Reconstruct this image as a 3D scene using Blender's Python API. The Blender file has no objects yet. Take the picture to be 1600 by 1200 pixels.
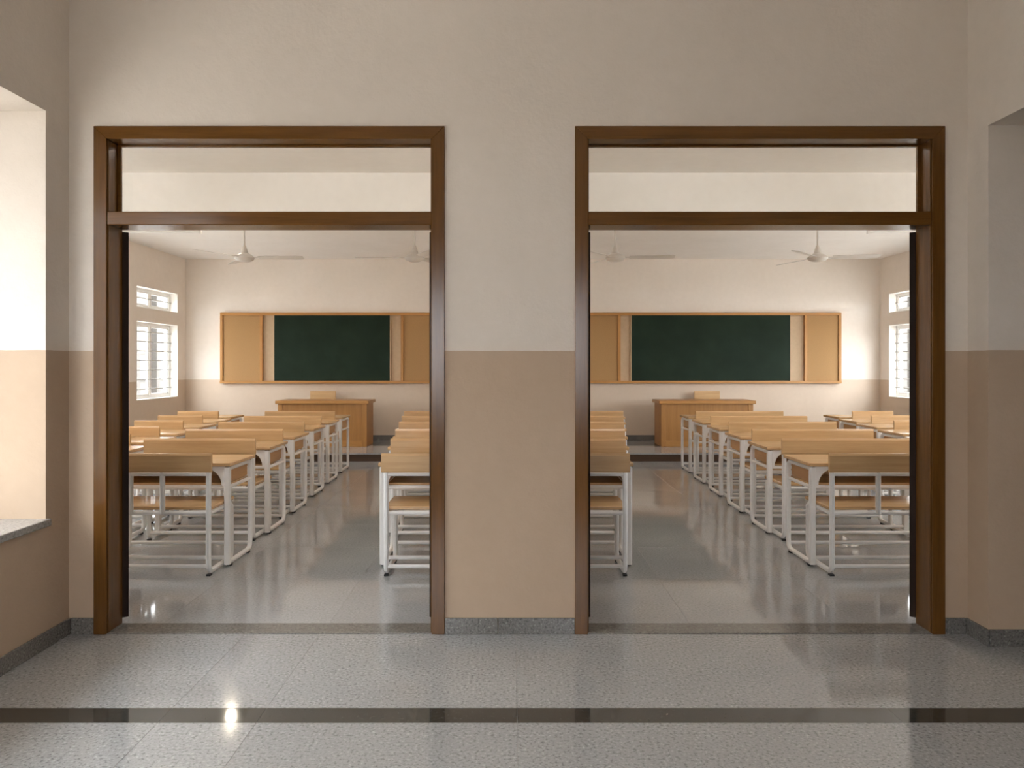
import bpy, bmesh, math, random
from mathutils import Vector, Matrix

# ------------------------------------------------------------------ camera, light, exposure
scene = bpy.context.scene
COL = scene.collection
random.seed(7)

cam_data = bpy.data.cameras.new('camera')
cam_data.sensor_width = 36.0
cam_data.lens = 27.0
cam_data.shift_y = -30.0 / 1600.0
cam_data.clip_start = 0.05
cam_data.clip_end = 200
cam = bpy.data.objects.new('camera', cam_data)
COL.objects.link(cam)
cam.location = (0, 0, 1.4)
cam.rotation_euler = (math.pi / 2, 0, 0)
scene.camera = cam

world = bpy.data.worlds.new('overcast_sky')
scene.world = world
world.use_nodes = True
bg = world.node_tree.nodes['Background']
bg.inputs['Color'].default_value = (0.93, 0.952, 1.0, 1)
bg.inputs['Strength'].default_value = 17.0

scene.view_settings.view_transform = 'Standard'
scene.view_settings.look = 'None'
scene.view_settings.gamma = 1.0
scene.view_settings.use_curve_mapping = False
scene.view_settings.exposure = 0.12
cy = scene.cycles
cy.use_denoising = True
cy.max_bounces = 14
cy.diffuse_bounces = 9
cy.glossy_bounces = 6
cy.transmission_bounces = 6
cy.transparent_max_bounces = 16
cy.sample_clamp_indirect = 8.0
cy.caustics_reflective = False
cy.caustics_refractive = False


def portal(loc, rot, sx, sy):
    l = bpy.data.lights.new('window_portal', 'AREA')
    l.shape = 'RECTANGLE'
    l.size = sx
    l.size_y = sy
    l.cycles.is_portal = True
    o = bpy.data.objects.new('window_portal', l)
    COL.objects.link(o)
    o.location = loc
    o.rotation_euler = rot
    return o


# ------------------------------------------------------------------ main measures (metres)
D = 4.0                      # corridor face of the wall with the two doors
DB = 4.145                   # classroom face of that wall
XL, XR = -2.307, 2.373       # corridor side walls
CX0, CX1 = -5.525, 6.23      # outer side walls of the two classrooms
FAR = 13.0                   # chalkboard wall
CEIL = 3.19
PLAT_Y, PLAT_Z = 11.12, 0.12
WIN_Y = [(11.30, 12.70), (8.75, 10.95), (6.15, 8.35), (4.40, 5.80)]  # all but the first are out of view, widened and added for daylight
WIN_LOW, WIN_HIGH = (0.87, 2.06), (2.25, 2.58)
WALL_T = 0.23

# ------------------------------------------------------------------ materials


def mat_new(name):
    m = bpy.data.materials.new(name)
    m.use_nodes = True
    nt = m.node_tree
    b = nt.nodes['Principled BSDF']
    return m, nt, b


def node(nt, kind, **kw):
    n = nt.nodes.new(kind)
    for k, v in kw.items():
        setattr(n, k, v)
    return n


def noise(nt, vec, scale, detail=3.0, rough=0.55):
    n = node(nt, 'ShaderNodeTexNoise')
    n.inputs['Scale'].default_value = scale
    n.inputs['Detail'].default_value = detail
    n.inputs['Roughness'].default_value = rough
    if vec is not None:
        nt.links.new(vec, n.inputs['Vector'])
    return n.outputs['Fac']


def ramp(nt, fac, stops):
    r = node(nt, 'ShaderNodeValToRGB')
    e = r.color_ramp.elements
    while len(e) < len(stops):
        e.new(0.5)
    for i, (p, c) in enumerate(stops):
        e[i].position = p
        e[i].color = (c[0], c[1], c[2], 1)
    nt.links.new(fac, r.inputs['Fac'])
    return r.outputs['Color']


def mix(nt, fac, a, b, kind='MIX'):
    n = node(nt, 'ShaderNodeMix', data_type='RGBA', blend_type=kind)
    for sock, v in ((n.inputs[0], fac), (n.inputs[6], a), (n.inputs[7], b)):
        if isinstance(v, bpy.types.NodeSocket):
            nt.links.new(v, sock)
        elif isinstance(v, tuple):
            sock.default_value = (v[0], v[1], v[2], 1)
        else:
            sock.default_value = v
    return n.outputs[2]


def math_node(nt, op, a, b=None):
    n = node(nt, 'ShaderNodeMath', operation=op)
    for i, v in enumerate((a, b)):
        if v is None:
            continue
        if isinstance(v, bpy.types.NodeSocket):
            nt.links.new(v, n.inputs[i])
        else:
            n.inputs[i].default_value = v
    return n.outputs[0]


def bump(nt, b, height, strength, dist=0.01):
    n = node(nt, 'ShaderNodeBump')
    n.inputs['Strength'].default_value = strength
    n.inputs['Distance'].default_value = dist
    nt.links.new(height, n.inputs['Height'])
    nt.links.new(n.outputs['Normal'], b.inputs['Normal'])


def plaster(name, upper, lower=None, line=1.0, rough=0.75, bump_s=0.35):
    """Painted plaster, optionally with a painted dado up to a height."""
    m, nt, b = mat_new(name)
    pos = node(nt, 'ShaderNodeNewGeometry').outputs['Position']
    n1 = noise(nt, pos, 1.6, 4)
    n2 = noise(nt, pos, 14, 3)
    tone = mix(nt, 0.4, n1, n2)
    tint = ramp(nt, tone, [(0.3, (0.93, 0.925, 0.915)), (0.7, (1.0, 1.0, 1.0))])
    base = upper
    if lower is not None:
        sep = node(nt, 'ShaderNodeSeparateXYZ')
        nt.links.new(pos, sep.inputs[0])
        wob = math_node(nt, 'MULTIPLY', math_node(nt, 'SUBTRACT', noise(nt, pos, 9, 2), 0.5), 0.006)
        z = math_node(nt, 'ADD', sep.outputs['Z'], wob)
        fac = math_node(nt, 'GREATER_THAN', z, line)
        base = mix(nt, fac, lower, upper)
    col = mix(nt, 1.0, base, tint, 'MULTIPLY')
    nt.links.new(col, b.inputs['Base Color'])
    b.inputs['Roughness'].default_value = rough
    b.inputs['Specular IOR Level'].default_value = 0.3
    h = math_node(nt, 'ADD', math_node(nt, 'MULTIPLY', noise(nt, pos, 45, 4, 0.6), 0.6),
                  math_node(nt, 'MULTIPLY', noise(nt, pos, 9, 3), 0.5))
    bump(nt, b, h, bump_s, 0.006)
    return m


def wood(name, dark, light, axis='X', rough=0.35, scale=1.0, spec=0.5, coat=0.0):
    m, nt, b = mat_new(name)
    tc = node(nt, 'ShaderNodeTexCoord').outputs['Object']
    info = node(nt, 'ShaderNodeObjectInfo').outputs['Random']
    mp = node(nt, 'ShaderNodeMapping')
    long_, cross = 1.2 * scale, 22.0 * scale
    mp.inputs['Scale'].default_value = {'X': (long_, cross, cross), 'Y': (cross, long_, cross),
                                        'Z': (cross, cross, long_)}[axis]
    nt.links.new(tc, mp.inputs['Vector'])
    off = node(nt, 'ShaderNodeCombineXYZ')
    nt.links.new(math_node(nt, 'MULTIPLY', info, 37.0), off.inputs[0])
    nt.links.new(math_node(nt, 'MULTIPLY', info, 91.0), off.inputs[1])
    nt.links.new(math_node(nt, 'MULTIPLY', info, 53.0), off.inputs[2])
    nt.links.new(off.outputs[0], mp.inputs['Location'])
    v = mp.outputs['Vector']
    g = noise(nt, v, 1.0, 5, 0.6)
    fine = noise(nt, v, 5.0, 2, 0.5)
    g2 = mix(nt, 0.25, g, fine)
    col = ramp(nt, g2, [(0.32, dark), (0.68, light)])
    shade = math_node(nt, 'ADD', math_node(nt, 'MULTIPLY', info, 0.14), 0.93)
    comb = node(nt, 'ShaderNodeCombineXYZ')
    for i in range(3):
        nt.links.new(shade, comb.inputs[i])
    col = mix(nt, 1.0, col, comb.outputs[0], 'MULTIPLY')
    nt.links.new(col, b.inputs['Base Color'])
    b.inputs['Roughness'].default_value = rough
    b.inputs['Specular IOR Level'].default_value = spec
    b.inputs['Coat Weight'].default_value = coat
    b.inputs['Coat Roughness'].default_value = 0.12
    bump(nt, b, g2, 0.06, 0.002)
    return m


def terrazzo(name, base, dark, light, rough=0.14, speck=70.0, spec=0.5):
    m, nt, b = mat_new(name)
    pos = node(nt, 'ShaderNodeNewGeometry').outputs['Position']
    info = node(nt, 'ShaderNodeObjectInfo').outputs['Random']
    n1 = noise(nt, pos, speck, 4, 0.65)
    chips = ramp(nt, n1, [(0.36, dark), (0.47, base), (0.56, base), (0.68, light)])
    cloud = noise(nt, pos, 1.4, 4)
    tint = ramp(nt, cloud, [(0.3, (0.9, 0.9, 0.9)), (0.7, (1.04, 1.03, 1.0))])
    col = mix(nt, 1.0, chips, tint, 'MULTIPLY')
    shade = math_node(nt, 'ADD', math_node(nt, 'MULTIPLY', info, 0.07), 0.965)
    comb = node(nt, 'ShaderNodeCombineXYZ')
    for i in range(3):
        nt.links.new(shade, comb.inputs[i])
    col = mix(nt, 1.0, col, comb.outputs[0], 'MULTIPLY')
    nt.links.new(col, b.inputs['Base Color'])
    rr = ramp(nt, noise(nt, pos, 6, 4), [(0.3, (rough * 0.8,) * 3), (0.7, (rough * 1.3,) * 3)])
    nt.links.new(rr, b.inputs['Roughness'])
    b.inputs['Specular IOR Level'].default_value = spec
    bump(nt, b, noise(nt, pos, 3.5, 2), 0.05, 0.004)
    return m


def plain(name, color, rough=0.5, metal=0.0, spec=0.5, var=0.05, vscale=20):
    m, nt, b = mat_new(name)
    pos = node(nt, 'ShaderNodeTexCoord').outputs['Object']
    lo = tuple(c * (1 - var) for c in color)
    hi = tuple(min(1, c * (1 + var)) for c in color)
    nt.links.new(ramp(nt, noise(nt, pos, vscale, 3), [(0.3, lo), (0.7, hi)]), b.inputs['Base Color'])
    b.inputs['Roughness'].default_value = rough
    b.inputs['Metallic'].default_value = metal
    b.inputs['Specular IOR Level'].default_value = spec
    return m


def glass(name, refl=0.06):
    m = bpy.data.materials.new(name)
    m.use_nodes = True
    nt = m.node_tree
    nt.nodes.clear()
    out = node(nt, 'ShaderNodeOutputMaterial')
    tr = node(nt, 'ShaderNodeBsdfTransparent')
    tr.inputs['Color'].default_value = (0.96, 0.97, 0.965, 1)
    gl = node(nt, 'ShaderNodeBsdfGlossy')
    gl.inputs['Roughness'].default_value = 0.02
    lw = node(nt, 'ShaderNodeLayerWeight')
    lw.inputs['Blend'].default_value = 0.5
    schlick = math_node(nt, 'ADD', math_node(nt, 'MULTIPLY', math_node(nt, 'POWER', lw.outputs['Facing'], 5.0), 0.45), 0.02)
    mx = node(nt, 'ShaderNodeMixShader')
    nt.links.new(schlick, mx.inputs[0])
    nt.links.new(tr.outputs[0], mx.inputs[1])
    nt.links.new(gl.outputs[0], mx.inputs[2])
    nt.links.new(mx.outputs[0], out.inputs['Surface'])
    return m


def emit(name, color, strength):
    m, nt, b = mat_new(name)
    b.inputs['Base Color'].default_value = (*color, 1)
    b.inputs['Emission Color'].default_value = (*color, 1)
    b.inputs['Emission Strength'].default_value = strength
    return m


M = {}
M['corridor_wall'] = plaster('corridor_plaster', (0.68, 0.62, 0.552), (0.46, 0.35, 0.255), 1.473, bump_s=0.5)
M['class_wall'] = plaster('classroom_plaster', (0.87, 0.81, 0.745), (0.66, 0.545, 0.435), 1.15, bump_s=0.2)
M['ceiling'] = plaster('ceiling_paint', (0.92, 0.895, 0.865), bump_s=0.1)
M['reveal'] = plaster('window_reveal_paint', (0.88, 0.86, 0.82), bump_s=0.1)
M['frame_wood_v'] = wood('door_frame_wood_upright', (0.090, 0.038, 0.008), (0.145, 0.064, 0.015), 'Z', 0.2, 1.4, spec=0.3)
M['frame_wood_h'] = wood('door_frame_wood_level', (0.090, 0.038, 0.008), (0.145, 0.064, 0.015), 'X', 0.2, 1.4, spec=0.3)
M['leaf_wood'] = wood('dark_leaf_wood', (0.010, 0.004, 0.002), (0.018, 0.008, 0.004), 'Z', 0.6, spec=0.2)
M['oak'] = wood('oak_board', (0.51, 0.315, 0.143), (0.65, 0.425, 0.218), 'X', 0.26, coat=0.2)
M['oak_side'] = wood('oak_board_side', (0.42, 0.22, 0.08), (0.54, 0.30, 0.12), 'Y', 0.4)
M['teak'] = wood('teacher_desk_veneer', (0.30, 0.135, 0.033), (0.40, 0.195, 0.055), 'Z', 0.38)
M['teak_h'] = wood('teacher_desk_rail', (0.36, 0.17, 0.043), (0.46, 0.235, 0.07), 'X', 0.35)
M['board_frame_h'] = wood('board_frame_level', (0.40, 0.185, 0.045), (0.52, 0.255, 0.07), 'X', 0.38)
M['board_frame_v'] = wood('board_frame_upright', (0.40, 0.185, 0.045), (0.52, 0.255, 0.07), 'Z', 0.38)
M['cork'] = plain('pinboard_cork', (0.41, 0.24, 0.10), 0.85, var=0.08, vscale=90)
M['niche'] = plain('board_backing', (0.52, 0.385, 0.25), 0.7, var=0.04)
M['slate'] = plain('green_slate', (0.012, 0.025, 0.015), 0.6, spec=0.15, var=0.2, vscale=2.5)
M['riser'] = wood('platform_riser_wood', (0.045, 0.02, 0.008), (0.085, 0.04, 0.016), 'X', 0.45)
M['white_metal'] = plain('white_enamel_tube', (0.80, 0.79, 0.77), 0.3, var=0.02)
M['white_paint'] = plain('white_enamel', (0.82, 0.81, 0.79), 0.35, var=0.02)
M['fan_paint'] = plain('fan_enamel', (0.70, 0.68, 0.645), 0.35, var=0.02)
M['rubber'] = plain('black_rubber', (0.015, 0.015, 0.015), 0.7)
M['grille'] = plain('grey_window_bar', (0.50, 0.49, 0.47), 0.45)
M['glass'] = glass('window_glass')
M['terrazzo'] = terrazzo('grey_terrazzo', (0.345, 0.350, 0.357), (0.195, 0.198, 0.202), (0.50, 0.507, 0.515), 0.09, 75, spec=0.75)
M['terrazzo_class'] = terrazzo('classroom_terrazzo', (0.385, 0.391, 0.40), (0.29, 0.295, 0.30), (0.48, 0.488, 0.50), 0.06, 75, spec=0.5)
M['stripe'] = terrazzo('dark_inlay_terrazzo', (0.040, 0.040, 0.036), (0.022, 0.024, 0.020), (0.07, 0.07, 0.065), 0.06, 60, spec=0.7)
M['skirt'] = terrazzo('skirting_terrazzo', (0.155, 0.15, 0.14), (0.07, 0.07, 0.065), (0.30, 0.295, 0.28), 0.22, 95)
M['sill_stone'] = terrazzo('sill_stone', (0.30, 0.295, 0.285), (0.2, 0.2, 0.19), (0.42, 0.42, 0.41), 0.2, 80)
M['threshold'] = terrazzo('threshold_stone', (0.17, 0.163, 0.15), (0.10, 0.095, 0.09), (0.27, 0.26, 0.245), 0.12, 80)
M['grout'] = plain('joint_grout', (0.36, 0.35, 0.335), 0.6)
M['grout_dark'] = plain('dark_joint', (0.05, 0.045, 0.04), 0.8)  # dark fill below and between the platform slabs
M['lamp_glow'] = emit('lamp_glow', (1.0, 0.86, 0.66), 170.0)
M['tube_glass'] = plain('unlit_tube', (0.9, 0.9, 0.88), 0.2, var=0.01)
M['fill_tube'] = emit('fill_tube_glow', (1.0, 0.96, 0.91), 80.0)  # emission of the added battens that brighten the rooms
M['chrome'] = plain('brushed_steel', (0.6, 0.58, 0.55), 0.3, metal=1.0, var=0.03)
M['facade'] = plaster('facade_render', (0.115, 0.110, 0.102), bump_s=0.1)
M['facade_trim'] = plaster('facade_trim', (0.075, 0.068, 0.060), bump_s=0.1)
M['blocker_wall'] = plaster('blocker_render', (0.55, 0.51, 0.46), bump_s=0.1)  # render of the unseen canopy and wing added to cut daylight
M['facade_glass'] = plain('facade_window', (0.10, 0.11, 0.12), 0.2)
M['ground'] = plaster('courtyard_paving', (0.50, 0.47, 0.43), bump_s=0.2)

# ------------------------------------------------------------------ mesh helpers


def link_obj(name, me, mat, parent=None):
    o = bpy.data.objects.new(name, me)
    COL.objects.link(o)
    if mat is not None:
        me.materials.clear()
        me.materials.append(M[mat])
    if parent is not None:
        o.parent = parent
    return o


def bm_box(bm, x0, x1, y0, y1, z0, z1, bev=0.0):
    t = bmesh.new()
    r = bmesh.ops.create_cube(t, size=1.0)
    for v in r['verts']:
        v.co = Vector(((x0 + x1) / 2 + v.co.x * (x1 - x0), (y0 + y1) / 2 + v.co.y * (y1 - y0),
                       (z0 + z1) / 2 + v.co.z * (z1 - z0)))
    if bev > 0:
        bmesh.ops.bevel(t, geom=t.edges[:], offset=bev, segments=1, affect='EDGES', profile=0.7)
    merge(bm, t)


def merge(bm, t):
    me = bpy.data.meshes.new('tmp')
    t.to_mesh(me)
    t.free()
    bm.from_mesh(me)
    bpy.data.meshes.remove(me)


def done(bm, name, smooth=False):
    bmesh.ops.recalc_face_normals(bm, faces=bm.faces[:])
    if smooth:
        for f in bm.faces:
            f.smooth = True
    me = bpy.data.meshes.new(name)
    bm.to_mesh(me)
    bm.free()
    if smooth:
        try:
            me.set_sharp_from_angle(angle=math.radians(40))
        except Exception:
            pass
    return me


def boxes(name, lst, mat, parent=None, bev=0.0):
    bm = bmesh.new()
    for b in lst:
        bm_box(bm, *b, bev=bev)
    return link_obj(name, done(bm, name), mat, parent)


def round_path(pts, r, seg=4):
    """Polyline with its inner corners rounded."""
    pts = [Vector(p) for p in pts]
    out = [pts[0]]
    for i in range(1, len(pts) - 1):
        a, b, c = pts[i - 1], pts[i], pts[i + 1]
        u, v = (a - b).normalized(), (c - b).normalized()
        rr = min(r, (a - b).length * 0.49, (c - b).length * 0.49)
        p0, p1 = b + u * rr, b + v * rr
        for k in range(seg + 1):
            t = k / seg
            out.append(p0 * (1 - t) ** 2 + b * 2 * t * (1 - t) + p1 * t * t)
    out.append(pts[-1])
    return out


def bm_sweep(bm, pts, w, h, side=Vector((1, 0, 0)), bev=0.3):
    """Rounded-rectangle tube along a planar path; `side` is normal to the path's plane."""
    b = bev * min(w, h)
    prof = [(w / 2 - b, h / 2), (-w / 2 + b, h / 2), (-w / 2, h / 2 - b), (-w / 2, -h / 2 + b),
            (-w / 2 + b, -h / 2), (w / 2 - b, -h / 2), (w / 2, -h / 2 + b), (w / 2, h / 2 - b)]
    pts = [Vector(p) for p in pts]
    rings = []
    for i, p in enumerate(pts):
        d = (pts[min(i + 1, len(pts) - 1)] - pts[max(i - 1, 0)]).normalized()
        n = side.cross(d).normalized()
        rings.append([bm.verts.new(p + side * a + n * c) for a, c in prof])
    for r0, r1 in zip(rings, rings[1:]):
        for k in range(8):
            bm.faces.new((r0[k], r0[(k + 1) % 8], r1[(k + 1) % 8], r1[k]))
    bm.faces.new(rings[0])
    bm.faces.new(list(reversed(rings[-1])))


def bm_lathe(bm, prof, seg=20, center=(0, 0, 0)):
    cx, cy_, cz = center
    rings = []
    for r, z in prof:
        if r < 1e-5:
            rings.append([bm.verts.new((cx, cy_, cz + z))])
        else:
            rings.append([bm.verts.new((cx + r * math.cos(2 * math.pi * k / seg), cy_ + r * math.sin(2 * math.pi * k / seg), cz + z))
                          for k in range(seg)])
    for a, b in zip(rings, rings[1:]):
        for k in range(seg):
            k2 = (k + 1) % seg
            if len(a) == 1 and len(b) == 1:
                continue
            if len(a) == 1:
                bm.faces.new((a[0], b[k], b[k2]))
            elif len(b) == 1:
                bm.faces.new((a[k], b[0], a[k2]))
            else:
                bm.faces.new((a[k], b[k], b[k2], a[k2]))


def bm_prism(bm, outline, axis, t0, t1):
    """Extrude a 2D outline. axis 'Y': outline in (x, z); axis 'X': outline in (y, z)."""
    def P(a, b, t):
        return (a, t, b) if axis == 'Y' else (t, a, b)
    v0 = [bm.verts.new(P(a, b, t0)) for a, b in outline]
    v1 = [bm.verts.new(P(a, b, t1)) for a, b in outline]
    n = len(outline)
    bm.faces.new(v0)
    bm.faces.new(list(reversed(v1)))
    for k in range(n):
        bm.faces.new((v0[k], v0[(k + 1) % n], v1[(k + 1) % n], v1[k]))


def empty(name, loc=(0, 0, 0), rz=0.0):
    o = bpy.data.objects.new(name, None)
    o.empty_display_size = 0.1
    COL.objects.link(o)
    o.location = loc
    o.rotation_euler = (0, 0, rz)
    return o


def tag(o, label=None, cat=None, group=None, kind=None):
    if label:
        o['label'] = label
    if cat:
        o['category'] = cat
    if group:
        o['group'] = group
    if kind:
        o['kind'] = kind
    return o


def struct(name, lst, mat, parent=None, bev=0.0):
    o = boxes(name, lst, mat, parent, bev)
    if parent is None:
        o['kind'] = 'structure'
    return o


def copy_tree(o, parent=None):
    c = o.copy()
    COL.objects.link(c)
    c.parent = parent
    for ch in list(o.children):
        copy_tree(ch, c)
    return c


# ------------------------------------------------------------------ the setting
# door openings in the wall: (outer casing left, right)
DOORS = [(-2.173, -0.350), (0.327, 2.250)]
CAS = 0.067
HEAD = 2.640
ov = 0.03
o1, o2 = (DOORS[0][0] + ov, DOORS[0][1] - ov), (DOORS[1][0] + ov, DOORS[1][1] - ov)
top = HEAD - ov


def door_wall(name, x0, x1, y0, y1, z1, mat):
    return struct(name, [(x0, o1[0], y0, y1, 0, z1), (o1[1], o2[0], y0, y1, 0, z1), (o2[1], x1, y0, y1, 0, z1),
                         (o1[0], o1[1], y0, y1, top, z1), (o2[0], o2[1], y0, y1, top, z1)], mat)


CZ = 3.62
door_wall('wall_front', XL - 0.4, XR + 2.2, D, D + 0.0725, CZ, 'corridor_wall')
door_wall('wall_classroom_near', CX0 - WALL_T, CX1 + WALL_T, D + 0.0725, DB, CEIL, 'class_wall')

# corridor left wall with a deep window opening
LW = 0.40
ly0, ly1, lz0, lz1 = 1.0, 3.80, 0.602, 2.657
BACK = -2.6
struct('wall_left', [(XL - LW, XL, ly1, D, 0, CZ), (XL - LW, XL, BACK, ly0, 0, CZ),
                     (XL - LW, XL, ly0, ly1, 0, lz0), (XL - LW, XL, ly0, ly1, lz1, CZ)], 'corridor_wall')
# corridor right wall with a passage opening; the face beyond it closes the passage
ry0, ry1, rz1 = 1.7, 3.826, 2.593
RW = 0.45
struct('wall_right', [(XR, XR + RW, ry1, D, 0, CZ), (XR, XR + RW, BACK, ry0, 0, CZ),
                      (XR, XR + RW, ry0, ry1, rz1, CZ)], 'corridor_wall')
struct('wall_passage', [(XR + RW, XR + 2.2, ry1, D, 0, CZ), (XR + 2.2, XR + 2.4, 0.5, D, 0, CZ),
                        (XR + RW, XR + 2.2, 0.5, 0.7, 0, CZ)], 'corridor_wall')
# wall behind the viewer, with two large unseen openings, added to light the corridor
bw = [(-1.8, -0.75), (0.35, 1.05)]
struct('wall_back', [(XL - LW, bw[0][0], BACK - 0.3, BACK, 0, CZ), (bw[0][1], bw[1][0], BACK - 0.3, BACK, 0, CZ),
                     (bw[1][1], XR + RW, BACK - 0.3, BACK, 0, CZ),
                     (bw[0][0], bw[0][1], BACK - 0.3, BACK, 0, 0.9), (bw[1][0], bw[1][1], BACK - 0.3, BACK, 0, 0.9),
                     (bw[0][0], bw[0][1], BACK - 0.3, BACK, 2.4, CZ), (bw[1][0], bw[1][1], BACK - 0.3, BACK, 2.4, CZ)],
       'corridor_wall')
struct('ceiling_corridor', [(XL - LW, XR + 2.4, BACK - 0.3, D + 0.0725, CZ, CZ + 0.2)], 'ceiling')
for a, b in bw:
    portal(((a + b) / 2, BACK - 0.3, 1.65), (-math.pi / 2, 0, 0), b - a, 1.5)
portal((XL - LW, (ly0 + ly1) / 2, (lz0 + lz1) / 2), (0, -math.pi / 2, 0), lz1 - lz0, ly1 - ly0)

# stone sill in the corridor window, and the window itself at the outer face
sill = struct('trim_1', [(XL - LW + 0.02, XL + 0.022, ly0 - 0.02, ly1 + 0.014, 0.602, 0.637)], 'sill_stone', bev=0.003)
w = empty('window_1', (XL - LW + 0.05, (ly0 + ly1) / 2, 0.637))
w['kind'] = 'structure'
hw, hh = (ly1 - ly0) / 2, lz1 - 0.637
boxes('window_frame', [(-0.025, 0.025, -hw, -hw + 0.05, 0, hh), (-0.025, 0.025, hw - 0.05, hw, 0, hh),
                       (-0.025, 0.025, -hw + 0.05, hw - 0.05, 0, 0.05), (-0.025, 0.025, -hw + 0.05, hw - 0.05, hh - 0.05, hh),
                       (-0.02, 0.02, -0.025, 0.025, 0.05, hh - 0.05)], 'white_paint', w)
boxes('pane', [(-0.004, 0.004, -hw + 0.05, -0.025, 0.05, hh - 0.05)], 'glass', w)
boxes('pane', [(-0.004, 0.004, 0.025, hw - 0.05, 0.05, hh - 0.05)], 'glass', w)

# classroom shell
struct('wall_classroom_far', [(CX0 - WALL_T, CX1 + WALL_T, FAR, FAR + WALL_T, 0, CEIL)], 'class_wall')
struct('wall_classroom_partition', [(-0.08, 0.08, DB, FAR, 0, CEIL)], 'class_wall')
struct('ceiling_classroom', [(CX0 - WALL_T, CX1 + WALL_T, D + 0.0725, FAR + WALL_T, CEIL, CEIL + 0.2)], 'ceiling')
# cross beams below the ceiling
struct('ceiling_beam', [(CX0, -0.08, 7.16, 7.40, 2.77, CEIL)], 'ceiling')
struct('ceiling_beam', [(0.08, CX1, 7.16, 7.40, 2.77, CEIL)], 'ceiling')


def side_wall(name, xa, xb):
    ys = sorted(WIN_Y)
    lst = []
    prev = DB
    for (a, b) in ys:
        lst.append((xa, xb, prev, a, 0, CEIL))
        lst.append((xa, xb, a, b, 0, WIN_LOW[0]))
        lst.append((xa, xb, a, b, WIN_LOW[1], WIN_HIGH[0]))
        lst.append((xa, xb, a, b, WIN_HIGH[1], CEIL))
        prev = b
    lst.append((xa, xb, prev, FAR, 0, CEIL))
    return struct(name, lst, 'class_wall')


side_wall('wall_classroom_left', CX0 - WALL_T, CX0)
side_wall('wall_classroom_right', CX1, CX1 + WALL_T)

win_n = 2


def lining(y0, y1, z0, z1, sgn, xin, parent):
    """white painted reveal of a window opening, thin boards on its four faces"""
    t = 0.012
    xa, xb = sorted((xin, xin + sgn * WALL_T))
    boxes('reveal_lining', [(xa, xb, y0, y0 + t, z0, z1), (xa, xb, y1 - t, y1, z0, z1),
                            (xa, xb, y0 + t, y1 - t, z0, z0 + t), (xa, xb, y0 + t, y1 - t, z1 - t, z1)], 'reveal', parent)


def class_window(y0, y1, z0, z1, sgn, xin, bars):
    global win_n
    xc = xin + sgn * 0.155
    root = empty('window_%d' % win_n, (0, 0, 0))
    root['kind'] = 'structure'
    win_n += 1
    lining(y0, y1, z0, z1, sgn, xin, root)
    y0 += 0.012; y1 -= 0.012; z0 += 0.012; z1 -= 0.012
    f = 0.04
    boxes('window_frame', [(xc - 0.03, xc + 0.03, y0, y0 + f, z0, z1), (xc - 0.03, xc + 0.03, y1 - f, y1, z0, z1),
                           (xc - 0.03, xc + 0.03, y0 + f, y1 - f, z0, z0 + f), (xc - 0.03, xc + 0.03, y0 + f, y1 - f, z1 - f, z1)],
          'white_paint', root)
    ym = (y0 + y1) / 2
    boxes('mullion', [(xc - 0.028, xc + 0.028, ym - 0.03, ym + 0.03, z0 + f, z1 - f)], 'white_paint', root)
    for (a, b) in ((y0 + f, ym - 0.03), (ym + 0.03, y1 - f)):
        s = boxes('sash', [(xc - 0.015, xc + 0.015, a, a + 0.028, z0 + f, z1 - f), (xc - 0.015, xc + 0.015, b - 0.028, b, z0 + f, z1 - f),
                           (xc - 0.015, xc + 0.015, a + 0.028, b - 0.028, z0 + f, z0 + f + 0.028),
                           (xc - 0.015, xc + 0.015, a + 0.028, b - 0.028, z1 - f - 0.028, z1 - f)], 'white_paint', root)
        boxes('pane', [(xc - 0.003, xc + 0.003, a + 0.028, b - 0.028, z0 + f + 0.028, z1 - f - 0.028)], 'glass', s)
    xg = xc - sgn * 0.045
    for k in range(bars):
        z = z0 + (z1 - z0) * (k + 1) / (bars + 1)
        boxes('grille_bar', [(xg - 0.006, xg + 0.006, y0, y1, z - 0.007, z + 0.007)], 'grille', root)
    portal((xin + sgn * WALL_T, (y0 + y1) / 2, (z0 + z1) / 2), (0, sgn * math.pi / 2, 0), z1 - z0, y1 - y0)


for sgn, xin in ((-1, CX0), (1, CX1)):
    for (a, b) in WIN_Y:
        class_window(a, b, WIN_LOW[0], WIN_LOW[1], sgn, xin, 7)
        class_window(a, b, WIN_HIGH[0], WIN_HIGH[1], sgn, xin, 1)

# ---- floors: grout bed with separate slabs
SLAB = {}


def slab(parent, x0, x1, y0, y1, mat, z=0.0, j=0.0016, name='slab', t=0.02):
    key = (round(x1 - x0, 3), round(y1 - y0, 3), mat, t)
    if key not in SLAB:
        bm = bmesh.new()
        hx, hy = (x1 - x0) / 2 - j / 2, (y1 - y0) / 2 - j / 2
        bm_box(bm, -hx, hx, -hy, hy, -t, 0, bev=0.0004)
        me = done(bm, name)
        me.materials.append(M[mat])
        SLAB[key] = me
    o = bpy.data.objects.new(name, SLAB[key])
    COL.objects.link(o)
    o.parent = parent
    o.location = ((x0 + x1) / 2, (y0 + y1) / 2, z)
    return o


fl = struct('floor_corridor', [(XL - LW, XR + 2.4, BACK - 0.3, D, -0.12, -0.0012)], 'grout')
xj = [XL, -1.385, -1.0, 0.02, 1.53, XR]
yj = [BACK, -0.6, 1.2, 3.005]
for xa, xb in zip(xj, xj[1:]):
    for ya, yb in zip(yj, yj[1:]):
        slab(fl, xa, xb, ya, yb, 'terrazzo')
    slab(fl, xa, xb, 3.135, D - 0.006, 'terrazzo')
    slab(fl, xa, xb, 3.005, 3.135, 'stripe', name='inlay_strip')
# passage floor to the right
for ya, yb in ((ry0, 3.005), (3.135, ry1)):
    slab(fl, XR, XR + 2.2, ya, yb, 'terrazzo')
slab(fl, XR, XR + 2.2, 3.005, 3.135, 'stripe', name='inlay_strip')

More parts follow.
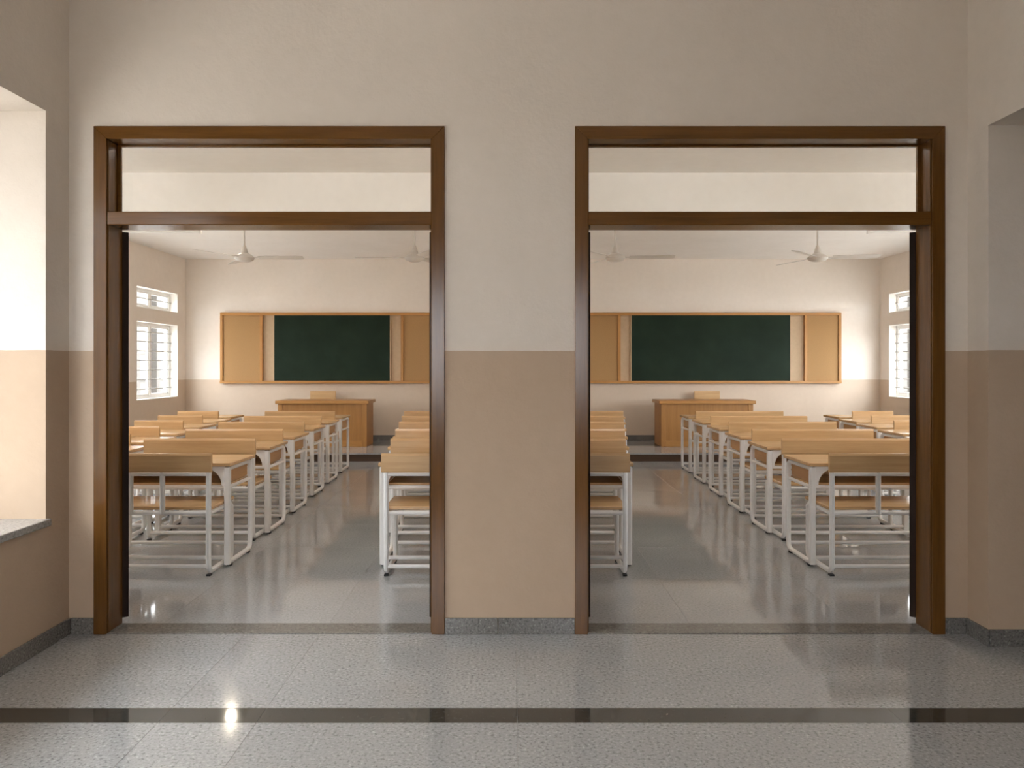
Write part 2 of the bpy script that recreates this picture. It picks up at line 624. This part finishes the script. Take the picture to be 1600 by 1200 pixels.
for nm, xa, xb in (('floor_classroom_left', CX0, -0.08), ('floor_classroom_right', 0.08, CX1)):
    f = struct(nm, [(xa, xb, DB, FAR, -0.12, -0.0012)], 'grout')
    nx, ny = round((xb - xa) / 0.92), 8
    for i in range(nx):
        for k in range(ny):
            sx, sy = (xb - xa) / nx, (PLAT_Y - DB) / ny
            slab(f, xa + i * sx, xa + (i + 1) * sx, DB + k * sy, DB + (k + 1) * sy, 'terrazzo_class')
# teaching platforms
for nm, xa, xb in (('platform_left', CX0, -0.08), ('platform_right', 0.08, CX1)):
    p = struct(nm, [(xa, xb, PLAT_Y + 0.02, FAR, 0.0, PLAT_Z - 0.021)], 'grout_dark')
    boxes('riser_board', [(xa, xb, PLAT_Y, PLAT_Y + 0.02, 0.0, PLAT_Z - 0.022)], 'riser', p, 0.002)
    n = 5
    for i in range(n):
        slab(p, xa + (xb - xa) * i / n, xa + (xb - xa) * (i + 1) / n, PLAT_Y - 0.012, FAR, 'terrazzo_class', z=PLAT_Z)

# ---- skirting


def skirt(name, runs, h=0.083, t=0.012):
    """runs: (axis, fixed face coordinate, direction of projection, start, end, base z)"""
    root = empty(name)
    root['kind'] = 'structure'
    for (ax, c, s, a, b, z, hgt) in runs:
        lo, hi = sorted((c, c + s * t))
        g = 0.0018
        if ax == 'x':
            boxes('skirting_slab', [(a + g, b - g, lo, hi, z, z + hgt)], 'skirt', root, 0.0015)
        else:
            boxes('skirting_slab', [(lo, hi, a + g, b - g, z, z + hgt)], 'skirt', root, 0.0015)
    return root


SK = 0.083
skirt('baseboard_front', [('x', D, -1, XL + 0.013, DOORS[0][0], 0, SK), ('x', D, -1, DOORS[0][1], -0.073, 0, SK),
                          ('x', D, -1, -0.073, DOORS[1][0], 0, SK), ('x', D, -1, DOORS[1][1], XR - 0.013, 0, SK)])
skirt('baseboard_left', [('y', XL, 1, BACK, -0.2, 0, SK), ('y', XL, 1, -0.2, 1.6, 0, SK), ('y', XL, 1, 1.6, D - 0.0, 0, SK)])
skirt('baseboard_right', [('y', XR, -1, ry1 - 0.013, D, 0, SK), ('y', XR, -1, BACK, ry0, 0, SK)])
skirt('baseboard_passage', [('x', ry1, -1, XR, XR + 1.1, 0, SK), ('x', ry1, -1, XR + 1.1, XR + 2.2, 0, SK)])
skirt('baseboard_far', [('x', FAR, -1, CX0 + (CX1 - CX0) * i / 10 if i not in (5,) else 0.08, CX0 + (CX1 - CX0) * (i + 1) / 10 if i != 4 else -0.08, PLAT_Z, 0.09)
                        for i in range(10)])
skirt('baseboard_classroom_left', [('y', CX0, 1, DB + (PLAT_Y - DB) * i / 5, DB + (PLAT_Y - DB) * (i + 1) / 5, 0, 0.09) for i in range(5)])
skirt('baseboard_classroom_right', [('y', CX1, -1, DB + (PLAT_Y - DB) * i / 5, DB + (PLAT_Y - DB) * (i + 1) / 5, 0, 0.09) for i in range(5)])

# ---- doors


def casing_member(name, outline_boxes, mat, parent):
    return boxes(name, outline_boxes, mat, parent, 0.004)


def door_leaf(parent, hx, sgn, ang, wdt, hgt):
    """sgn=+1: hinged on its left edge; -1: on its right edge. ang: opening angle."""
    th = 0.032
    e = empty('door_leaf', (hx, DB + 0.004, 0.033))
    e.parent = parent
    e.rotation_euler = (0, 0, sgn * math.radians(ang))
    st = 0.10

    def B(nm, x0, x1, y0, y1, z0, z1, mat='leaf_wood'):
        xa, xb = sorted((sgn * x0, sgn * x1))
        return boxes(nm, [(xa, xb, y0, y1, z0, z1)], mat, e, 0.002)
    B('stile', 0, st, -th, 0, 0, hgt)
    B('stile', wdt - st, wdt, -th, 0, 0, hgt)
    for z0, z1 in ((0, 0.2), (0.95, 1.10), (hgt - 0.12, hgt)):
        B('rail', st, wdt - st, -th, 0, z0, z1)
    for z0, z1 in ((0.2, 0.95), (1.10, hgt - 0.12)):
        B('leaf_panel', st, wdt - st, -th + 0.008, -0.008, z0, z1)
    B('handle', wdt - 0.065, wdt - 0.045, 0.0, 0.035, 0.98, 1.14, 'chrome')
    return e


for i, (xa, xb) in enumerate(DOORS):
    d = empty('door_%d' % (i + 1))
    d['kind'] = 'structure'
    yf, yb = D - 0.014, DB + 0.008
    ia, ib = xa + CAS, xb - CAS
    zt = HEAD - CAS
    # uprights and head, with a thin bead along the inner front edge
    for (x0, x1, bx0, bx1) in ((xa, ia, ia, ia + 0.006), (ib, xb, ib - 0.006, ib)):
        bm = bmesh.new()
        if x0 == xa:
            out = [(xa, 0), (ia, 0), (ia, zt), (xa, HEAD)]
        else:
            out = [(ib, 0), (xb, 0), (xb, HEAD), (ib, zt)]
        bm_prism(bm, out, 'Y', yf, yb)
        bmesh.ops.bevel(bm, geom=bm.edges[:], offset=0.0018, segments=1, affect='EDGES')
        link_obj('jamb', done(bm, 'jamb'), 'frame_wood_v', d)
        boxes('bead', [(bx0, bx1, yf + 0.012, yf + 0.022, 0, zt)], 'frame_wood_v', d, 0.002)
    bm = bmesh.new()
    bm_prism(bm, [(xa, HEAD), (ia, zt), (ib, zt), (xb, HEAD)], 'Y', yf, yb)
    bmesh.ops.bevel(bm, geom=bm.edges[:], offset=0.0018, segments=1, affect='EDGES')
    link_obj('head', done(bm, 'head'), 'frame_wood_h', d)
    casing_member('transom_bar', [(ia, ib, yf + 0.004, yb, 2.127, 2.197)], 'frame_wood_h', d)
    # stops round the transom light and the door opening
    sx = 0.016
    boxes('stop', [(ia, ia + sx, yb - 0.05, yb - 0.036, 2.197, zt), (ib - sx, ib, yb - 0.05, yb - 0.036, 2.197, zt),
                   (ia + sx, ib - sx, yb - 0.05, yb - 0.036, zt - sx * 0.5, zt), (ia + sx, ib - sx, yb - 0.05, yb - 0.036, 2.197, 2.197 + sx * 0.4)],
          'frame_wood_h', d)
    boxes('transom_pane', [(ia + 0.002, ib - 0.002, yb - 0.030, yb - 0.026, 2.199, zt - 0.002)], 'glass', d)
    th = struct('threshold', [(ia, ib, D - 0.004, DB, -0.03, 0.006)], 'threshold', d, 0.002)
    wl = (ib - ia) / 2 - 0.004
    # inner leaves open towards the partition, outer ones fold back further
    angL, angR = (128, 111) if i == 0 else (111, 128)
    door_leaf(d, ia + 0.001, 1, angL, wl, 2.085)
    door_leaf(d, ib - 0.001, -1, angR, wl, 2.085)

# ------------------------------------------------------------------ chalkboards


def chalkboard(x0, xa, xb, xc, xd, x1, label):
    z0, z1 = 1.086, 2.278
    fr = 0.045
    r = empty('chalkboard', (0, FAR, 0))
    tag(r, label, 'chalkboard')
    y1 = -0.002
    boxes('backing', [(x0 + 0.01, x1 - 0.01, -0.02, y1, z0 + 0.01, z1 - 0.01)], 'niche', r)
    boxes('frame_rail', [(x0, x1, -0.065, y1, z1 - fr, z1)], 'board_frame_h', r, 0.003)
    boxes('frame_rail', [(x0, x1, -0.075, y1, z0, z0 + fr)], 'board_frame_h', r, 0.003)
    for a, b in ((x0, x0 + fr), (xa - fr, xa), (xd, xd + fr), (x1 - fr, x1)):
        boxes('frame_stile', [(a, b, -0.065, y1, z0 + fr, z1 - fr)], 'board_frame_v', r, 0.003)
    boxes('pinboard', [(x0 + fr, xa - fr, -0.045, -0.02, z0 + fr, z1 - fr)], 'cork', r, 0.002)
    boxes('pinboard', [(xd + fr, x1 - fr, -0.045, -0.02, z0 + fr, z1 - fr)], 'cork', r, 0.002)
    s = boxes('slate', [(xb, xc, -0.05, -0.02, z0 + fr, z1 - fr)], 'slate', r, 0.002)
    boxes('edge_strip', [(xb - 0.012, xb, -0.053, -0.02, z0 + fr, z1 - fr)], 'niche', s)
    boxes('edge_strip', [(xc, xc + 0.012, -0.053, -0.02, z0 + fr, z1 - fr)], 'niche', s)
    return r


chalkboard(-4.92, -4.205, -4.01, -2.06, -1.874, -1.18,
           'narrower green chalkboard between brown pinboards in a wooden frame')
chalkboard(1.15, 1.83, 2.015, 4.69, 4.93, 5.55,
           'wider green chalkboard between brown pinboards in a wooden frame')

# ------------------------------------------------------------------ teacher desks and chairs
ROOMTXT = {'L': 'classroom with narrower chalkboard', 'R': 'classroom with wider chalkboard'}


def teacher_desk(x0, x1, label):
    r = empty('teacher_desk', ((x0 + x1) / 2, 12.0, PLAT_Z))
    tag(r, label, 'desk', 'panelled desks on the teaching platforms')
    h = (x1 - x0) / 2
    H = 0.72
    dp = 0.55
    boxes('desk_top', [(-h - 0.035, h + 0.035, -0.03, dp + 0.03, H - 0.05, H)], 'teak_h', r, 0.005)
    for s in (-1, 1):
        a, b = sorted((s * h, s * (h - 0.075)))
        boxes('corner_stile', [(a, b, 0, 0.03, 0, H - 0.05)], 'teak', r, 0.003)
        a, b = sorted((s * h, s * (h - 0.02)))
        boxes('side_panel', [(a, b, 0.03, dp, 0, H - 0.05)], 'teak', r, 0.002)
    boxes('front_panel', [(-h + 0.075, h - 0.075, 0.012, 0.028, 0.09, H - 0.05)], 'teak', r)
    boxes('bottom_rail', [(-h + 0.075, h - 0.075, 0.002, 0.028, 0, 0.09)], 'teak_h', r, 0.003)
    return r


teacher_desk(-3.66, -2.27, 'panelled wooden teacher desk on platform below the narrower chalkboard')
teacher_desk(2.33, 3.77, 'panelled wooden teacher desk on platform below the wider chalkboard')


def teacher_chair(x, label):
    r = empty('teacher_chair', (x, 12.72, PLAT_Z))
    tag(r, label, 'chair', 'chairs behind the teacher desks')
    boxes('seat', [(-0.20, 0.20, -0.22, 0.18, 0.43, 0.455)], 'oak', r, 0.006)
    boxes('backrest', [(-0.215, 0.215, 0.115, 0.135, 0.62, 0.84)], 'oak', r, 0.006)
    for s in (-1, 1):
        bm = bmesh.new()
        bm_sweep(bm, [(s * 0.18, -0.19, 0.0), (s * 0.18, -0.19, 0.43)], 0.025, 0.025)
        link_obj('leg', done(bm, 'leg'), 'white_metal', r)
        bm = bmesh.new()
        bm_sweep(bm, [(s * 0.18, 0.19, 0.0), (s * 0.18, 0.17, 0.45), (s * 0.18, 0.155, 0.80)], 0.025, 0.025)
        link_obj('leg', done(bm, 'leg'), 'white_metal', r)
    boxes('seat_rail', [(-0.17, 0.17, -0.20, -0.18, 0.405, 0.43)], 'white_metal', r)
    return r


teacher_chair(-3.16, 'wooden chair back showing above teacher desk below the narrower chalkboard')
teacher_chair(3.26, 'wooden chair back showing above teacher desk below the wider chalkboard')

# ------------------------------------------------------------------ pupils' desks and benches
TUBE = 0.032


def make_desk(W):
    """origin on the floor at the desk's centre; the pupil sits at -y"""
    r = empty('school_desk')
    h = W / 2
    boxes('desk_top', [(-h, h, -0.25, 0.265, 0.697, 0.722)], 'oak', r, 0.004)
    xs = h - 0.01 - TUBE / 2
    for s in (-1, 1):
        bm = bmesh.new()
        x = s * xs
        # closed side frame: rear leg, floor runner with rounded front, front leg, top rail
        path = round_path([(x, -0.225, 0.68), (x, -0.225, 0.026), (x, 0.225, 0.026), (x, 0.225, 0.682), (x, -0.21, 0.682)], 0.06, 4)
        bm_sweep(bm, path, TUBE, TUBE)
        bm_sweep(bm, [(x, -0.225, 0.55), (x, 0.225, 0.55)], TUBE * 0.8, TUBE * 0.7)
        bm_sweep(bm, [(x - s * 0.003, -0.225, 0.690), (x - s * 0.003, -0.225, 0.016)], 0.040, 0.040, bev=0.15)
        f = link_obj('side_frame', done(bm, 'side_frame', True), 'white_metal', r)
        for y in (-0.19, 0.17):
            boxes('rubber_foot', [(x - 0.014, x + 0.014, y - 0.016, y + 0.016, 0, 0.012)], 'rubber', f)
        a, b = sorted((s * (xs - TUBE / 2 - 0.001), s * (xs - TUBE / 2 - 0.015)))
        boxes('side_panel', [(a, b, -0.205, 0.21, 0.575, 0.696)], 'oak_side', r, 0.002)
        # curved white corner plate below the top
        bm = bmesh.new()
        o = s * (xs - TUBE / 2)
        out = [(o, 0.695), (o - s * 0.12, 0.695)]
        for k in range(7):
            t = k / 6 * math.pi / 2
            out.append((o - s * (0.12 - 0.095 * math.sin(t)), 0.675 - 0.115 * (1 - math.cos(t))))
        out.append((o, 0.56))
        bm_prism(bm, out, 'Y', -0.235, -0.228)
        link_obj('corner_plate', done(bm, 'corner_plate'), 'white_metal', r)
    xi = xs - TUBE / 2 - 0.016
    boxes('book_shelf', [(-xi, xi, -0.19, 0.215, 0.562, 0.576)], 'oak', r, 0.002)
    boxes('back_panel', [(-xi, xi, 0.20, 0.214, 0.577, 0.696)], 'oak', r, 0.002)
    for (y, z) in ((-0.21, 0.55), (0.225, 0.063), (-0.225, 0.063)):
        bm = bmesh.new()
        bm_sweep(bm, [(-xs, y, z), (xs, y, z)], 0.026, 0.026, Vector((0, 1, 0)))
        link_obj('stretcher', done(bm, 'stretcher', True), 'white_metal', r)
    return r


def make_bench(W):
    r = empty('school_bench')
    h = W / 2
    seat_z = 0.458
    boxes('seat', [(-h, h, -0.185, 0.225, seat_z - 0.024, seat_z)], 'oak', r, 0.005)
    xs = h - TUBE / 2
    # backrest: slightly rounded board
    bm = bmesh.new()
    prof = [(-0.232, 0.690), (-0.236, 0.70), (-0.236, 0.80), (-0.228, 0.815), (-0.216, 0.815), (-0.210, 0.80), (-0.214, 0.70), (-0.218, 0.690)]
    bm_prism(bm, prof, 'X', -h - 0.012, h + 0.012)
    link_obj('backrest', done(bm, 'backrest'), 'oak', r)
    for s in (-1, 1):
        x = s * xs
        bm = bmesh.new()
        path = round_path([(x, -0.200, 0.80), (x, -0.205, 0.45), (x, -0.205, 0.026), (x, 0.205, 0.026), (x, 0.205, 0.416), (x, -0.19, 0.416)], 0.055, 4)
        bm_sweep(bm, path, TUBE, TUBE)
        f = link_obj('side_frame', done(bm, 'side_frame', True), 'white_metal', r)
        for y in (-0.195, 0.16):
            boxes('rubber_foot', [(x - 0.014, x + 0.014, y - 0.016, y + 0.016, 0, 0.012)], 'rubber', f)
    if W > 0.7:
        for s in (-1, 1):
            x = s * (h - 0.325)
            bm = bmesh.new()
            bm_sweep(bm, [(x, -0.198, 0.79), (x, -0.198, 0.41)], TUBE, 0.028)
            link_obj('middle_post', done(bm, 'middle_post', True), 'white_metal', r)
    for nm, y, z in (('backrest_rail', -0.199, 0.675), ('seat_rail', -0.19, 0.416), ('seat_rail', 0.195, 0.416), ('stretcher', -0.20, 0.064)):
        bm = bmesh.new()
        bm_sweep(bm, [(-xs, y, z), (xs, y, z)], 0.026, 0.026, Vector((0, 1, 0)))
        link_obj(nm, done(bm, nm, True), 'white_metal', r)
    return r


WIDE_L, WIDE_R, SINGLE = 0.96, 1.18, 0.64
PROTO = {}


def get(kind, W):
    key = (kind, W)
    if key not in PROTO:
        PROTO[key] = (make_desk(W) if kind == 'desk' else make_bench(W - (0.10 if W > 0.8 else 0.15)))
        return PROTO[key]
    return copy_tree(PROTO[key])


ROWTXT = ['row nearest the doorway', 'fifth row from platform', 'fourth row from platform', 'third row from platform',
          'second row from platform', 'row nearest the platform']
ROWS = [5.09, 6.11, 7.01, 7.91, 8.81, 9.71]                # rear posts of the benches, front rows further off
WROWS = [9.71 - 0.80 * (5 - k) for k in range(6)]          # the window bank stands closer together


def bank(room, bankname, rows, edge, width, side):
    """edge(k): x of the desk edge on the aisle; side: +1 when the desk extends to +x from it."""
    for k, y in enumerate(rows):
        e = edge(k)
        cx = e + side * width / 2
        size = 'two-seat' if width > 0.8 else 'single'
        dsk = get('desk', width)
        dsk.location = (cx, y + 0.465, 0)
        tag(dsk, 'oak-topped %s desk, %s bank, %s, %s' % (size, bankname, ROWTXT[k], ROOMTXT[room]), 'desk',
            'pupil desks')
        bn = get('bench', width)
        bn.location = (cx, y + 0.205, 0)
        tag(bn, 'oak %s bench with backrest, %s bank, %s, %s' % (size, bankname, ROWTXT[k], ROOMTXT[room]), 'bench',
            'pupil benches')


bank('L', 'middle', ROWS, lambda k: -1.945 - 0.05 * k, WIDE_L, -1)
bank('L', 'partition-side', ROWS, lambda k: -0.925 - 0.10 * k, SINGLE, 1)
bank('L', 'window-side', WROWS, lambda k: -3.64 + 0.12 * (5 - k), SINGLE, -1)
bank('R', 'middle', ROWS, lambda k: 2.055 + 0.045 * k, WIDE_R, 1)
bank('R', 'partition-side', ROWS, lambda k: 0.84 + 0.125 * k, SINGLE, -1)
bank('R', 'window-side', WROWS, lambda k: 4.23 - 0.135 * (5 - k), SINGLE, 1)

# ------------------------------------------------------------------ ceiling fans


def ceiling_fan(x, y, ang, label):
    zb = 2.695
    r = empty('ceiling_fan', (x, y, CEIL))
    tag(r, label, 'fan', 'white ceiling fans')
    dz = zb - CEIL
    bm = bmesh.new()
    bm_lathe(bm, [(0, 0), (0.06, 0), (0.06, -0.02), (0.035, -0.07), (0.012, -0.08), (0, -0.08)])
    link_obj('canopy', done(bm, 'canopy', True), 'fan_paint', r)
    bm = bmesh.new()
    bm_lathe(bm, [(0, -0.07), (0.011, -0.07), (0.011, dz + 0.12), (0, dz + 0.12)], 12)
    link_obj('rod', done(bm, 'rod', True), 'fan_paint', r)
    bm = bmesh.new()
    bm_lathe(bm, [(0, dz + 0.15), (0.016, dz + 0.15), (0.03, dz + 0.11), (0.045, dz + 0.06), (0.047, dz + 0.045), (0, dz + 0.045)], 16)
    link_obj('bell', done(bm, 'bell', True), 'fan_paint', r)
    bm = bmesh.new()
    bm_lathe(bm, [(0, dz + 0.05), (0.05, dz + 0.05), (0.085, dz + 0.035), (0.115, dz + 0.01), (0.12, dz - 0.005), (0.10, dz - 0.03), (0.06, dz - 0.045), (0, dz - 0.05)], 24)
    link_obj('motor_housing', done(bm, 'motor_housing', True), 'fan_paint', r)
    for k in range(3):
        a = math.radians(ang + 120 * k)
        bm = bmesh.new()
        bm_box(bm, 0.09, 0.20, -0.016, 0.016, -0.004, 0.004, 0.001)
        n = 7
        top_, bot_ = [], []
        outl = []
        for q in range(n + 1):
            t = q / n
            outl.append((0.17 + 0.54 * t, 0.045 + 0.022 * t - (0.02 if q == n else 0)))
        for q in range(n, -1, -1):
            t = q / n
            outl.append((0.17 + 0.54 * t, -0.045 - 0.022 * t + (0.02 if q == n else 0)))
        tilt = -math.tan(math.radians(11))
        v0 = [bm.verts.new((px, py, py * tilt + 0.003)) for px, py in outl]
        v1 = [bm.verts.new((px, py, py * tilt - 0.003)) for px, py in outl]
        m_ = len(outl)
        bm.faces.new(v0)
        bm.faces.new(list(reversed(v1)))
        for q in range(m_):
            bm.faces.new((v0[q], v0[(q + 1) % m_], v1[(q + 1) % m_], v1[q]))
        bl = link_obj('blade', done(bm, 'blade'), 'fan_paint', r)
        bl.location = (0, 0, dz + 0.005)
        bl.rotation_euler = (0, 0, a)
    return r


ceiling_fan(-3.24, 9.3, 2, 'white ceiling fan, window side of classroom with narrower chalkboard')
ceiling_fan(-1.18, 9.3, 180, 'white ceiling fan, partition side of classroom with narrower chalkboard')
ceiling_fan(1.25, 9.3, -6, 'white ceiling fan, partition side of classroom with wider chalkboard')
ceiling_fan(3.70, 9.3, -11, 'white ceiling fan, window side of classroom with wider chalkboard')

# ------------------------------------------------------------------ batten lights (lit ones added for fill) and a lit ceiling lamp


def batten(x0, x1, y, label, lit):
    z = 3.045
    r = empty('batten_light', ((x0 + x1) / 2, y, z))
    tag(r, label, 'light', 'batten lights')
    h = (x1 - x0) / 2
    boxes('housing', [(-h, h, -0.03, 0.03, 0, 0.045)], 'white_paint', r, 0.004)
    for s in (-1, 1):
        a, b = sorted((s * h, s * (h - 0.03)))
        boxes('lamp_holder', [(a, b, -0.018, 0.018, -0.05, 0)], 'white_paint', r, 0.003)
        boxes('hanger_rod', [(s * h * 0.7 - 0.006, s * h * 0.7 + 0.006, -0.006, 0.006, 0.045, CEIL - z)], 'white_paint', r)
    bm = bmesh.new()
    bm_sweep(bm, [(-h + 0.03, 0, -0.028), (h - 0.03, 0, -0.028)], 0.026, 0.026, Vector((0, 1, 0)))
    link_obj('tube', done(bm, 'tube', True), 'fill_tube' if lit else 'tube_glass', r)


batten(-5.0, -3.78, 9.35, 'unlit white batten light near the fans, classroom with narrower chalkboard', False)
batten(4.32, 5.54, 9.35, 'unlit white batten light near the fans, classroom with wider chalkboard', False)
for xa, where in ((-4.6, 'window side of doorway, ' + ROOMTXT['L']), (-2.0, 'partition side of doorway, ' + ROOMTXT['L']),
                  (0.9, 'partition side of doorway, ' + ROOMTXT['R']), (4.1, 'window side of doorway, ' + ROOMTXT['R'])):
    batten(xa, xa + 1.22, 5.3, 'added unseen lit batten light, ' + where, True)  # unseen battens, added to raise the light level behind the doors

r = empty('ceiling_lamp', (-3.66, 10.0, CEIL))
tag(r, 'small round lit ceiling lamp above the desks, window side, narrower chalkboard', 'lamp')
bm = bmesh.new()
bm_lathe(bm, [(0, 0), (0.075, 0), (0.075, -0.012), (0.06, -0.014), (0, -0.014)], 20)
link_obj('lamp_base', done(bm, 'lamp_base', True), 'white_paint', r)
bm = bmesh.new()
bm_lathe(bm, [(0, -0.0145), (0.055, -0.0145), (0.04, -0.024), (0, -0.028)], 20)
link_obj('lamp_glass', done(bm, 'lamp_glass', True), 'lamp_glow', r)

# ------------------------------------------------------------------ outside
struct('window_canopy', [(XL - LW - 0.95, XL - LW, 0.5, D, 2.75, 2.87)], 'blocker_wall')  # unseen canopy added to shade the corridor window
g = struct('ground', [(-60, 60, -60, 60, -0.6, -0.4)], 'ground')


def facade(x, sgn, y0, y1, hgt, label, wallmat='facade'):
    r = empty('neighbour_building', (x, (y0 + y1) / 2, -0.4))
    tag(r, label, 'building')
    h = (y1 - y0) / 2
    xa, xb = sorted((0, sgn * 6))
    boxes('wall', [(xa, xb, -h, h, 0, hgt)], wallmat, r)
    xa, xb = sorted((-sgn * 0.5, sgn * 6))
    boxes('roof_slab', [(xa, xb, -h - 0.4, h + 0.4, hgt, hgt + 0.3)], 'facade_trim', r)
    n = int((y1 - y0) / 2.4)
    for k in range(n + 1):
        yy = -h + 0.3 + (2 * h - 0.6) * k / n
        xa, xb = sorted((0, -sgn * 0.35))
        boxes('pilaster', [(xa, xb, yy - 0.25, yy + 0.25, 0, hgt)], 'facade_trim', r)
        if k < n:
            ym = yy + (2 * h - 0.6) / n / 2
            for z in (0.9, 3.6):
                xa, xb = sorted((0, -sgn * 0.04))
                f = boxes('window', [(xa, xb, ym - 0.5, ym + 0.5, z, z + 1.5)], 'facade_trim', r)
                xa, xb = sorted((-sgn * 0.04, -sgn * 0.06))
                boxes('pane', [(xa, xb, ym - 0.43, ym + 0.43, z + 0.07, z + 1.43)], 'facade_glass', f)


facade(-8.0, -1, -9, 3.2, 4.0, 'low pale wing with pilasters, added unseen to block sky light, outside the deep corridor window', 'blocker_wall')  # unseen wing added to hold back sky light from the corridor window
facade(-20.0, -1, 14, 62, 6.6, 'building with pilasters outside the windows beside the narrower chalkboard')
facade(21.0, 1, 14, 62, 6.6, 'building with pilasters outside the windows beside the wider chalkboard')
